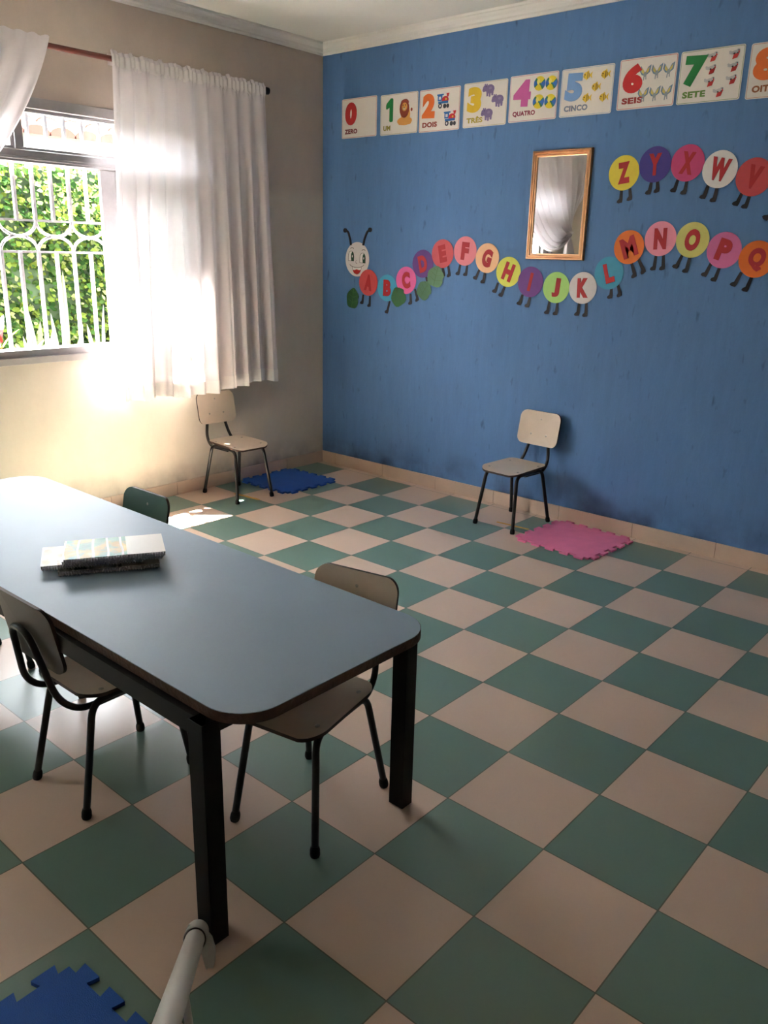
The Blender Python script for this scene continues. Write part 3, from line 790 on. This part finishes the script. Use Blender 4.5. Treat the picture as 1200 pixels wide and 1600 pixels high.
def stroke(g, pts, w, y, th=.0006, mi=0):
    P = [Vector(p) for p in pts]; L_, R_ = [], []
    for i, p in enumerate(P):
        d = (P[min(i+1, len(P)-1)]-P[max(i-1, 0)]).normalized(); n = Vector((-d.y, d.x))*w/2; L_.append(p+n); R_.append(p-n)
    for i in range(len(P)-1):
        q = [tuple(R_[i]), tuple(R_[i+1]), tuple(L_[i+1]), tuple(L_[i])]; flat(g, q, y, th, mi)
def arc(cx, cz, rx, rz, a0, a1, n=14): return [(cx+rx*math.cos(R(a0+(a1-a0)*k/n)), cz+rz*math.sin(R(a0+(a1-a0)*k/n))) for k in range(n+1)]
# face coordinates: crop measurements turned to metres about the face centre
for sx, cx0 in ((0, .287), (1, .397)):
    dz = -.012*sx; ez = 1.537+dz
    g = Geo()
    flat(g, [(cx0-.027, ez-.030), (cx0+.027, ez-.032)]+arc(cx0, ez, .027, .036, 0, 180, 12), yy, .0006, 0)
    stroke(g, [(cx0-.027, ez-.030)]+arc(cx0, ez, .027, .036, 180, 0, 12)+[(cx0+.027, ez-.032), (cx0-.027, ez-.030)], .0028, yy-.0006, .0005, 1)
    flat(g, [(cx0+.002, ez-.031), (cx0+.026, ez-.032), (cx0+.026, ez-.005)]+arc(cx0+.012, ez-.004, .013, .034, 10, 180, 8), yy-.0006, .0006, 2)
    flat(g, ell(cx0+.012, ez, .004, .008), yy-.0012, .0004, 0)
    ho(g.build('eye', [C(236, 232, 230), C(60, 40, 44), C(10, 70, 46)], hd))
    g = Geo(); stroke(g, arc(cx0+.008, ez+.048, .016, .010, 160, 20, 8), .004, yy); ho(g.build('eyebrow', C(80, 60, 60), hd))
g = Geo(); stroke(g, arc(.341, 1.500, .010, .010, 90, 290, 10), .0022, yy); ho(g.build('nose', C(120, 70, 80), hd))
g = Geo()
stroke(g, arc(.343, 1.490, .070, .028, 195, 345, 20), .0030, yy-.0003, .0005, 1)
flat(g, [(.300, 1.468), (.322, 1.4625), (.343, 1.4615), (.364, 1.4625), (.386, 1.468), (.380, 1.444), (.368, 1.426), (.343, 1.418), (.318, 1.426), (.305, 1.444)][::-1], yy, .0003, 0)
flat(g, [(.303, 1.446), (.312, 1.430), (.328, 1.420), (.345, 1.417), (.362, 1.422), (.376, 1.436), (.380, 1.447), (.362, 1.445), (.342, 1.451), (.322, 1.444)], yy-.0003, .0006, 2)
stroke(g, [(.298, 1.468), (.304, 1.444), (.318, 1.424), (.345, 1.415), (.370, 1.426), (.382, 1.446), (.388, 1.468)], .002, yy-.0003, .0005, 1)
ho(g.build('mouth', [C(240, 236, 234), C(70, 36, 44), C(200, 40, 40)], hd))

# green leaf cut-outs along the caterpillar
def leaf(cx, cz, w, h, rot, lv, colr, label, notch=.15):
    r = thing('leaf_cutout', label, 'wall decoration', (cx, 0, cz), group='green leaf cut-outs')
    n = 22; pts = []
    for k in range(n):
        t = 2*PI*k/n; rr = 1+.05*math.sin(5*t)+(.0 if k else -notch)
        a, b = w/2*rr*math.cos(t)*(1-.12*math.sin(t)), h/2*rr*math.sin(t)
        pts.append((cx+a*math.cos(rot)-b*math.sin(rot), cz+a*math.sin(rot)+b*math.cos(rot)))
    g = Geo(); flat(g, pts, lay(lv), .0012); o = g.build('blade', C(*colr, .5), r); o.location = (-cx, 0, -cz)
    g = Geo(); stroke(g, [(cx-h*.46*-math.sin(rot)*1, cz-h*.46*math.cos(rot)), (cx, cz), (cx+h*.46*-math.sin(rot), cz+h*.46*math.cos(rot))], .003, lay(lv)-.0012)
    for s in (-1, 1):
        for q in (-.2, .05, .28):
            b0 = (cx-h*q*math.sin(rot), cz+h*q*math.cos(rot)); e = (s*w*.34, h*(q+.12))
            stroke(g, [b0, (cx+e[0]*math.cos(rot)-e[1]*math.sin(rot), cz+e[0]*math.sin(rot)+e[1]*math.cos(rot))], .0018, lay(lv)-.0012)
    o = g.build('vein', C(70, 110, 60), r); o.location = (-cx, 0, -cz)
leaf(.306, 1.250, .118, .142, R(-8), 1, (34, 84, 44), 'dark green leaf cut-out on the blue wall, left of disc A')
leaf(.737, 1.282, .130, .128, R(30), 5, (52, 108, 62), 'green leaf cut-out between the B and C discs')
leaf(.960, 1.335, .120, .125, R(-35), 5, (66, 112, 76), 'green leaf cut-out below the D disc')
leaf(1.053, 1.424, .138, .132, R(-15), 7, (80, 122, 84), 'green leaf cut-out between the D and E discs')

# ------------------------------------------------------------------ number cards
GR = {'red': (198, 50, 52), 'green': (24, 132, 66), 'orange': (236, 118, 48), 'yellow': (226, 190, 44), 'pink': (206, 92, 168), 'blue': (122, 164, 220), 'red2': (206, 38, 44)}
def pic_lion(g, cx, cz, s, y):
    P = [('e', 0, -.30, .42, .17, 0), ('e', .05, -.05, .26, .34, 0), ('e', -.02, .18, .27, .36, 1), ('e', 0, .42, .22, .13, 1), ('e', -.02, .25, .16, .17, 0), ('e', -.03, .18, .08, .06, 3), ('e', -.1, .32, .02, .03, 2), ('e', .04, .32, .02, .03, 2), ('e', -.22, -.38, .13, .07, 0), ('e', .24, -.38, .13, .07, 0), ('e', .38, .12, .05, .07, 1), ('e', -.03, .22, .03, .02, 2)]
    put(g, P, cx, cz, s, y)
def pic_train(g, cx, cz, s, y):
    P = [('e', .02, .42, .22, .07, 4), ('p', [(-.45, .0), (-.1, .0), (-.1, .32), (-.45, .32)], 0), ('p', [(-.5, .30), (0, .30), (0, .38), (-.5, .38)], 0), ('e', .12, .05, .26, .20, 1), ('p', [(.25, .2), (.36, .2), (.42, .40), (.2, .40)], 1), ('p', [(-.4, -.15), (.35, -.15), (.35, -.02), (-.4, -.02)], 0), ('e', -.25, -.27, .14, .15, 2), ('e', .1, -.3, .12, .13, 2), ('e', .33, -.3, .10, .12, 2), ('e', -.25, -.27, .06, .07, 4), ('p', [(-.36, .08), (-.2, .08), (-.2, .24), (-.36, .24)], 4), ('e', .18, .08, .06, .06, 3)]
    put(g, P, cx, cz, s, y)
def pic_hippo(g, cx, cz, s, y):
    P = [('e', .08, .05, .36, .28, 0), ('e', -.28, .12, .22, .20, 0), ('e', -.40, .02, .13, .12, 0), ('e', -.18, .32, .06, .07, 0), ('e', -.32, .34, .05, .06, 0), ('p', [(-.18, -.38), (-.04, -.38), (-.02, -.05), (-.2, -.05)], 0), ('p', [(.22, -.36), (.36, -.36), (.38, -.05), (.18, -.05)], 0), ('p', [(.02, -.42), (.14, -.42), (.15, -.1), (.02, -.1)], 0), ('e', -.25, .22, .02, .03, 1), ('e', -.42, .06, .02, .02, 1), ('e', .12, .10, .12, .08, 2)]
    put(g, P, cx, cz, s, y)
def pic_ball(g, cx, cz, s, y):
    P = [('e', 0, 0, .46, .46, 0), ('p', arc(0, 0, .46, .46, 35, 125, 10)+[(-.05, .1), (.1, 0)], 1), ('p', arc(0, 0, .46, .46, 215, 300, 10)+[(.05, -.1), (-.1, 0)], 2), ('p', arc(0, 0, .46, .46, 320, 380, 8)+[(.08, .0)], 3), ('p', arc(0, 0, .46, .46, 150, 200, 8)+[(-.08, .0)], 3), ('e', -.1, .12, .12, .18, 4)]
    put(g, P, cx, cz, s, y)
def pic_fish(g, cx, cz, s, y):
    P = [('p', [(.18, 0), (.48, -.30), (.42, 0), (.48, .30)], 0), ('e', -.08, 0, .34, .30, 0), ('p', [(-.2, .24), (.15, .22), (.10, .42)], 0), ('p', [(-.1, -.4), (.12, -.22), (-.15, -.24)], 0), ('p', [(-.02, -.28), (.05, -.26), (.05, .27), (-.02, .29)], 1), ('p', [(.14, -.2), (.19, -.14), (.19, .14), (.14, .2)], 1), ('e', -.26, .07, .05, .06, 2), ('e', -.34, -.08, .06, .03, 1)]
    put(g, P, cx, cz, s, y)
def pic_bird(g, cx, cz, s, y):
    P = [('p', [(-.05, -.2), (.0, -.05), (-.35, .45), (-.42, .1), (-.25, -.15)], 0), ('p', [(.05, -.2), (.35, -.0), (.42, .48), (.2, .35), (-.02, -.05)], 0), ('p', [(-.08, -.15), (-.04, .0), (-.28, .32), (-.3, .05)], 1), ('p', [(.06, -.12), (.25, .05), (.3, .35), (.1, .15)], 1), ('e', 0, -.12, .13, .16, 2), ('p', [(-.12, -.5), (-.05, -.5), (-.02, -.2), (-.1, -.2)], 2), ('p', [(.06, -.46), (.13, -.46), (.1, -.2), (.03, -.2)], 2)]
    put(g, P, cx, cz, s, y)
def pic_plane(g, cx, cz, s, y):
    P = [('p', [(-.15, -.40), (.28, -.32), (.42, .05), (-.05, .0)], 1), ('e', -.20, .10, .28, .13, 0), ('e', .08, .16, .26, .13, 0), ('e', .30, .24, .17, .15, 0), ('e', -.4, .22, .10, .07, 0), ('p', [(.1, -.02), (.45, .08), (.35, .3), (.3, .1)], 1), ('e', -.02, .02, .08, .07, 2), ('e', .28, .06, .06, .06, 2), ('e', .34, .28, .05, .05, 2)]
    put(g, P, cx, cz, s, y)
def put(g, P, cx, cz, s, y):
    for k, q in enumerate(P):
        if q[0] == 'e': pts = ell(cx+q[1]*s, cz+q[2]*s, q[3]*s, q[4]*s, 0, 16); mi = q[5]
        else:
            pts = [(cx+a*s, cz+b*s) for a, b in q[1]]; mi = q[2]
            ar = sum(pts[i][0]*pts[(i+1) % len(pts)][1]-pts[(i+1) % len(pts)][0]*pts[i][1] for i in range(len(pts)))
            if ar < 0: pts.reverse()
        flat(g, pts, y, .00025+.00012*k, mi)
PICM = {'lion': (pic_lion, [(226, 160, 80), (150, 62, 40), (30, 20, 18), (244, 220, 180)]),
        'train': (pic_train, [(36, 104, 180), (206, 40, 50), (60, 60, 70), (230, 190, 60), (226, 222, 222)]),
        'hippo': (pic_hippo, [(128, 112, 160), (40, 30, 60), (148, 132, 176)]),
        'ball': (pic_ball, [(40, 120, 90), (232, 214, 50), (226, 206, 40), (36, 104, 190), (240, 230, 120)]),
        'fish': (pic_fish, [(232, 196, 60), (120, 100, 50), (30, 30, 30)]),
        'bird': (pic_bird, [(112, 140, 170), (214, 196, 110), (150, 160, 168)]),
        'plane': (pic_plane, [(190, 190, 194), (196, 44, 44), (70, 60, 64)])}
CARDS = [
 (.187, .505, 2.548, 2.303, '0', 'ZERO', 'red', (120, 30, 40), (196, 90, 90), None, []),
 (.538, .852, 2.541, 2.300, '1', 'UM', 'green', (150, 140, 50), (170, 160, 120), 'lion', [(.66, .50, .62)]),
 (.866, 1.182, 2.539, 2.296, '2', 'DOIS', 'orange', (150, 60, 50), (190, 80, 90), 'train', [(.60, .70, .42), (.78, .28, .42)]),
 (1.209, 1.520, 2.543, 2.299, '3', 'TRÊS', 'yellow', (176, 160, 60), (190, 180, 130), 'hippo', [(.58, .80, .36), (.80, .55, .36), (.57, .27, .36)]),
 (1.537, 1.853, 2.548, 2.304, '4', 'QUATRO', 'pink', (140, 40, 70), (196, 110, 150), 'ball', [(.62, .78, .33), (.86, .76, .33), (.62, .40, .33), (.86, .38, .33)]),
 (1.873, 2.187, 2.547, 2.306, '5', 'CINCO', 'blue', (130, 140, 160), (150, 180, 210), 'fish', [(.50, .82, .25), (.84, .80, .25), (.68, .57, .25), (.52, .36, .25), (.84, .34, .25)]),
 (2.217, 2.530, 2.555, 2.314, '6', 'SEIS', 'red2', (170, 60, 60), (206, 90, 90), 'bird', [(.46, .70, .30), (.66, .70, .30), (.86, .70, .30), (.46, .27, .30), (.66, .27, .30), (.86, .27, .30)]),
 (2.545, 2.860, 2.554, 2.313, '7', 'SETE', 'green', (100, 140, 60), (120, 150, 100), 'plane', [(.50, .84, .23), (.84, .84, .23), (.50, .61, .23), (.84, .61, .23), (.50, .38, .23), (.84, .38, .23), (.66, .17, .23)]),
 (2.887, 3.201, 2.549, 2.308, '8', 'OITO', 'orange', (150, 90, 50), (200, 130, 100), 'fish', []),
]
picname = {'lion': 'a sitting lion', 'train': 'two toy trains', 'hippo': 'three purple hippos', 'ball': 'four beach balls', 'fish': 'five yellow fish', 'bird': 'six winged blue figures', 'plane': 'seven red and white flyers'}
for (x0, x1, z1, z0, dg, wd, cn, wc, bc, pk, pos) in CARDS:
    cx, cz = (x0+x1)/2, (z0+z1)/2; w, h = x1-x0, z1-z0
    desc = 'white number card %s %s' % (dg, wd)
    lab = desc+(' with %s' % picname[pk] if pos else (' with no pictures, leftmost of the row' if dg == '0' else ' cut off at the right edge'))+' on the blue wall'
    r = thing('number_card', lab, 'number card', (cx, 0, cz), group='number cards along the blue wall')
    def off(o): o.location = (-cx, 0, -cz); return o
    g = Geo(); flat(g, rrect(w, h, .010, 4, cx, cz), lay(1), .0018, 0); card = off(g.build('card', [M['paper']], r))
    g = Geo(); y = lay(1)-.0018
    o1 = rrect(w-.008, h-.008, .008, 4, cx, cz); o2 = rrect(w-.012, h-.012, .006, 4, cx, cz); n = len(o1)
    vs = [(a, y-.0003, b) for a, b in o1]+[(a, y-.0003, b) for a, b in o2]
    g.add(vs, [(i, (i+1) % n, n+(i+1) % n, n+i) for i in range(n)]); off(g.build('border_line', C(*bc), r))
    dw = .075 if dg == '1' else .125
    dw = {'0': .115, '1': .070, '2': .110, '3': .110, '4': .125, '5': .115, '6': .120, '7': .120, '8': .125}[dg]
    ncx = x0+{'0': .085, '1': .078, '2': .075, '3': .080, '4': .085}.get(dg, .080)
    if dg == '1':
        g = Geo(); pts1 = [(.30, -.5), (.44, -.5), (.50, -.44), (.50, .44), (.44, .5), (.26, .5), (-.14, .30), (-.20, .22), (-.20, .08), (-.12, .04), (.14, .12), (.14, -.44), (.20, -.5)]
        flat(g, [(ncx-.012+a*.085, z1-.094+b*.140) for a, b in pts1], y, .0012); off(g.build('numeral', C(*GR[cn]), r))
    else: off(text_geo(dg, dw*.92, .140, .06, .0012, ncx, z1-.094, R(-3), y).build('numeral', C(*GR[cn]), r))
    ww = min(.028*len(wd)+.004, .150)
    off(text_geo(wd, ww, .030 if 'Ê' not in wd else .036, .038, .0008, x0+.028+ww/2, z0+.042, 0, y).build('word', C(*wc), r))
    for (fx, fz, fs_) in pos:
        fn, cs = PICM[pk]; px, pz = x0+fx*w, z0+fz*h
        g = Geo(); fn(g, px, pz, fs_*h, y)
        off(g.build('picture', [C(*c) for c in cs], r))

# ------------------------------------------------------------------ mirror
mx0, mx1, mz0, mz1 = 1.729, 2.107, 1.548, 2.141
mr = thing('wall_mirror', 'rectangular wall mirror in a copper-gold moulded frame on the blue wall', 'mirror', ((mx0+mx1)/2, 0, (mz0+mz1)/2))
def mo(o): o.location = (-(mx0+mx1)/2, 0, -(mz0+mz1)/2); return o
prf = [(0, .001), (0, .016), (.004, .021), (.009, .021), (.012, .015), (.015, .019), (.022, .020), (.026, .013), (.032, .013), (.034, .007), (.034, .001)]
g = Geo(); vs = []; n = len(prf)
for (cxx, czz, sx, sz) in ((mx0, mz0, 1, 1), (mx1, mz0, -1, 1), (mx1, mz1, -1, -1), (mx0, mz1, 1, -1)):
    vs += [(cxx+sx*a, -b, czz+sz*a) for a, b in prf]
fs = [(k*n+i, k*n+(i+1) % n, ((k+1) % 4)*n+(i+1) % n, ((k+1) % 4)*n+i) for k in range(4) for i in range(n)]
mo(g.add(vs, fs).build('frame', M['gold'], mr))
mo(Geo().box(mx0+.028, mx1-.028, -.006, -.004, mz0+.028, mz1-.028).build('mirror_glass', M['mirror'], mr))
mo(Geo().box(mx0+.01, mx1-.01, -.0038, -.0012, mz0+.01, mz1-.01).build('backing', M['backing'], mr))

# ------------------------------------------------------------------ outside the window
struct(Geo().box(-9, -.17, -12, 6, -.25, -.02).build('ground', M['soil']))
bw = Geo().box(-3.35, -3.2, -7, 4.5, -.02, 2.52).build('garden_wall', M['ext_wall']); struct(bw)
g = Geo()
for k in range(58):
    y = -7+.24*k
    pts = [(-3.02, y, 2.49), (-3.28, y, 2.60), (-3.55, y, 2.49)]
    for (a, b) in ((pts[0], pts[1]), (pts[1], pts[2])):
        vs = []; 
        for p, rr in ((a, .13), (b, .11)):
            for j in range(9):
                t = PI*j/8; vs.append((p[0], p[1]+rr*math.cos(t), p[2]+rr*.62*math.sin(t)))
        g.add(vs, [(j, j+1, 10+j, 9+j) for j in range(8)]+[tuple(range(9)), tuple(range(9, 18))])
tag(g.build('clay_tile_coping', M['clay'], smooth=True), 'orange clay roof tiles topping the white garden wall outside', 'roof tiles')
lm = [leaf_mat('ivy_a', (44, 62, 30)), leaf_mat('ivy_b', (70, 84, 34)), leaf_mat('ivy_c', (22, 40, 18)), leaf_mat('ivy_d', (98, 108, 68)), leaf_mat('ivy_e', (42, 66, 30))]
rnd = random.Random(5)
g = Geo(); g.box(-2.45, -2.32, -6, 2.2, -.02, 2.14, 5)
HX = -2.30
def leafquad(g, c, size, nrm, upv, mi):
    r_ = nrm.cross(upv).normalized(); u_ = r_.cross(nrm).normalized()
    a = c-u_*size*.5; b = c+u_*size*.55; l = c+r_*size*.42+nrm*size*.10; q = c-r_*size*.42+nrm*size*.10
    l2 = l+u_*size*.22-nrm*size*.02; q2 = q+u_*size*.22-nrm*size*.02; m0 = c+u_*size*.05
    g.add([a, l, l2, b, q2, q, m0], [(0, 1, 6), (1, 2, 6), (2, 3, 6), (3, 4, 6), (4, 5, 6), (5, 0, 6)], mi)
for k in range(23000):
    yy_ = rnd.uniform(-3.6, 1.6) if k < 21000 else rnd.uniform(-6, 2.2)
    zz = rnd.uniform(0.2, 2.2)
    bulge = .07*math.sin(yy_*5.1+zz*3)+.06*math.sin(zz*7-yy_*2.3)
    c = Vector((HX+rnd.uniform(-.06, .16)+bulge, yy_, zz))
    nrm = Vector((1, rnd.uniform(-.8, .8), rnd.uniform(-.1, 1.5))).normalized()
    up_ = Vector((rnd.uniform(-.5, .5), rnd.uniform(-1, 1), rnd.uniform(-1.2, .2))).normalized()
    leafquad(g, c, rnd.uniform(.032, .062), nrm, up_, rnd.choice((0, 0, 1, 1, 2, 3, 4)))
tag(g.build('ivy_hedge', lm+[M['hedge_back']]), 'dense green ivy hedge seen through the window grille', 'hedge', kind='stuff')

def blade(base, h, w, lean, tw, mats_, parent, name='leaf', curve=.3, n=9, fold_=.25):
    vs = []; fs = []
    ca, sa = math.cos(tw), math.sin(tw)
    for j in range(n+1):
        t = j/n; ww = w*(1-t)**.55*(0.55+.9*t if t < .5 else 1.0)*.5
        ww = w*.5*math.sin(PI*min(1, (.16+.84*t)))**.6 if t < 1 else 0
        cx_ = lean[0]*(t**(1+curve))*h; cy_ = lean[1]*(t**(1+curve))*h; cz_ = h*t*(1-.25*curve*t*(abs(lean[0])+abs(lean[1])))
        for s in (-1, 0, 1):
            d = .0 if s == 0 else fold_*ww
            vs.append((cx_+s*ww*ca-d*sa, cy_+s*ww*sa+d*ca, cz_))
    for j in range(n):
        for i in (0, 1): a = j*3+i; fs.append((a, a+1, a+4, a+3))
    g = Geo().add(vs, fs); o = g.build(name, mats_, parent, smooth=True); o.location = base
    return o
M['sansev'] = mat('snake_leaf', (38, 52, 28), .45, var=.35, vscale=6, stretch=(2, 2, 14))
M['sansev2'] = mat('pale_snake_leaf', (78, 86, 56), .45, var=.2, vscale=6, stretch=(2, 2, 14))
M['croton_r'] = mat('red_croton_leaf', (96, 22, 18), .45, var=.3, vscale=20)
M['croton_y'] = mat('yellow_croton_leaf', (110, 92, 18), .45, var=.3, vscale=20)
M['white_leaf'] = mat('white_edged_leaf', (104, 106, 92), .5, var=.15, vscale=20)
struct(Geo().box(-1.45, -.75, -5.5, 1.5, -.02, .62).build('planter_bed', M['planter'], bevel=.01))

PZ = .62
def snake(x, y, leaves, label):
    r = thing('snake_plant', label, 'plant', (x, y, PZ), group='snake plants below the window')
    for (dx, dy, h, w, lx, ly, pale) in leaves:
        blade((dx, dy, 0), h, w, (lx, ly), PI/2+rnd.uniform(-.5, .5), M['sansev2'] if pale else M['sansev'], r)
snake(-1.1, -1.66, [(0, 0, .58, .05, .02, -.12, 0), (.05, .05, .40, .05, 0, .10, 1), (-.05, .02, .45, .045, .05, .05, 0), (.04, -.05, .36, .05, 0, -.2, 1)], 'tall snake plant with banded upright leaves, left of the middle of the window opening')
snake(-1.1, -1.45, [(0, 0, .78, .05, 0, .02, 0), (.04, .05, .42, .05, 0, .15, 1), (0, -.05, .5, .045, 0, -.1, 0), (.05, .0, .35, .05, 0, .25, 1)], 'tallest snake plant, in the middle behind the grille bars')
snake(-1.05, -1.20, [(0, 0, .55, .045, 0, .05, 0), (.04, .04, .38, .05, 0, .18, 1), (0, -.05, .42, .045, 0, -.15, 1)], 'short snake plant nearest the right side of the window opening')
cr = thing('croton_plant', 'red and yellow leaved croton plant at the lower left of the window', 'plant', (-1.15, -1.97, PZ))
for k in range(26):
    a = rnd.uniform(0, 2*PI); l = rnd.uniform(.25, .9)
    b0 = (rnd.uniform(-.05, .05), rnd.uniform(-.08, .08), rnd.uniform(.12, .42))
    blade(b0, rnd.uniform(.14, .24), .05, (math.cos(a)*l, math.sin(a)*l), a+PI/2, rnd.choice((M['croton_r'], M['croton_r'], M['croton_y'], M['white_leaf'])), cr, curve=.6)
for k in range(3): Geo().tube([(0, .03*(k-1), 0), (0, .05*(k-1), .45)], .008, 6).build('stem', M['soil'], cr)
cr2 = thing('dracaena_plant', 'white edged drooping leaves beside the red croton below the window', 'plant', (-.93, -1.80, PZ))
for k in range(14):
    a = rnd.uniform(0, 2*PI)
    blade((0, 0, .12), rnd.uniform(.16, .26), .03, (math.cos(a)*.6, math.sin(a)*.6), a+PI/2, rnd.choice((M['white_leaf'], M['sansev2'])), cr2, curve=.9)
Geo().tube([(0, 0, 0), (0, 0, .16)], .012, 6).build('stem', M['soil'], cr2)
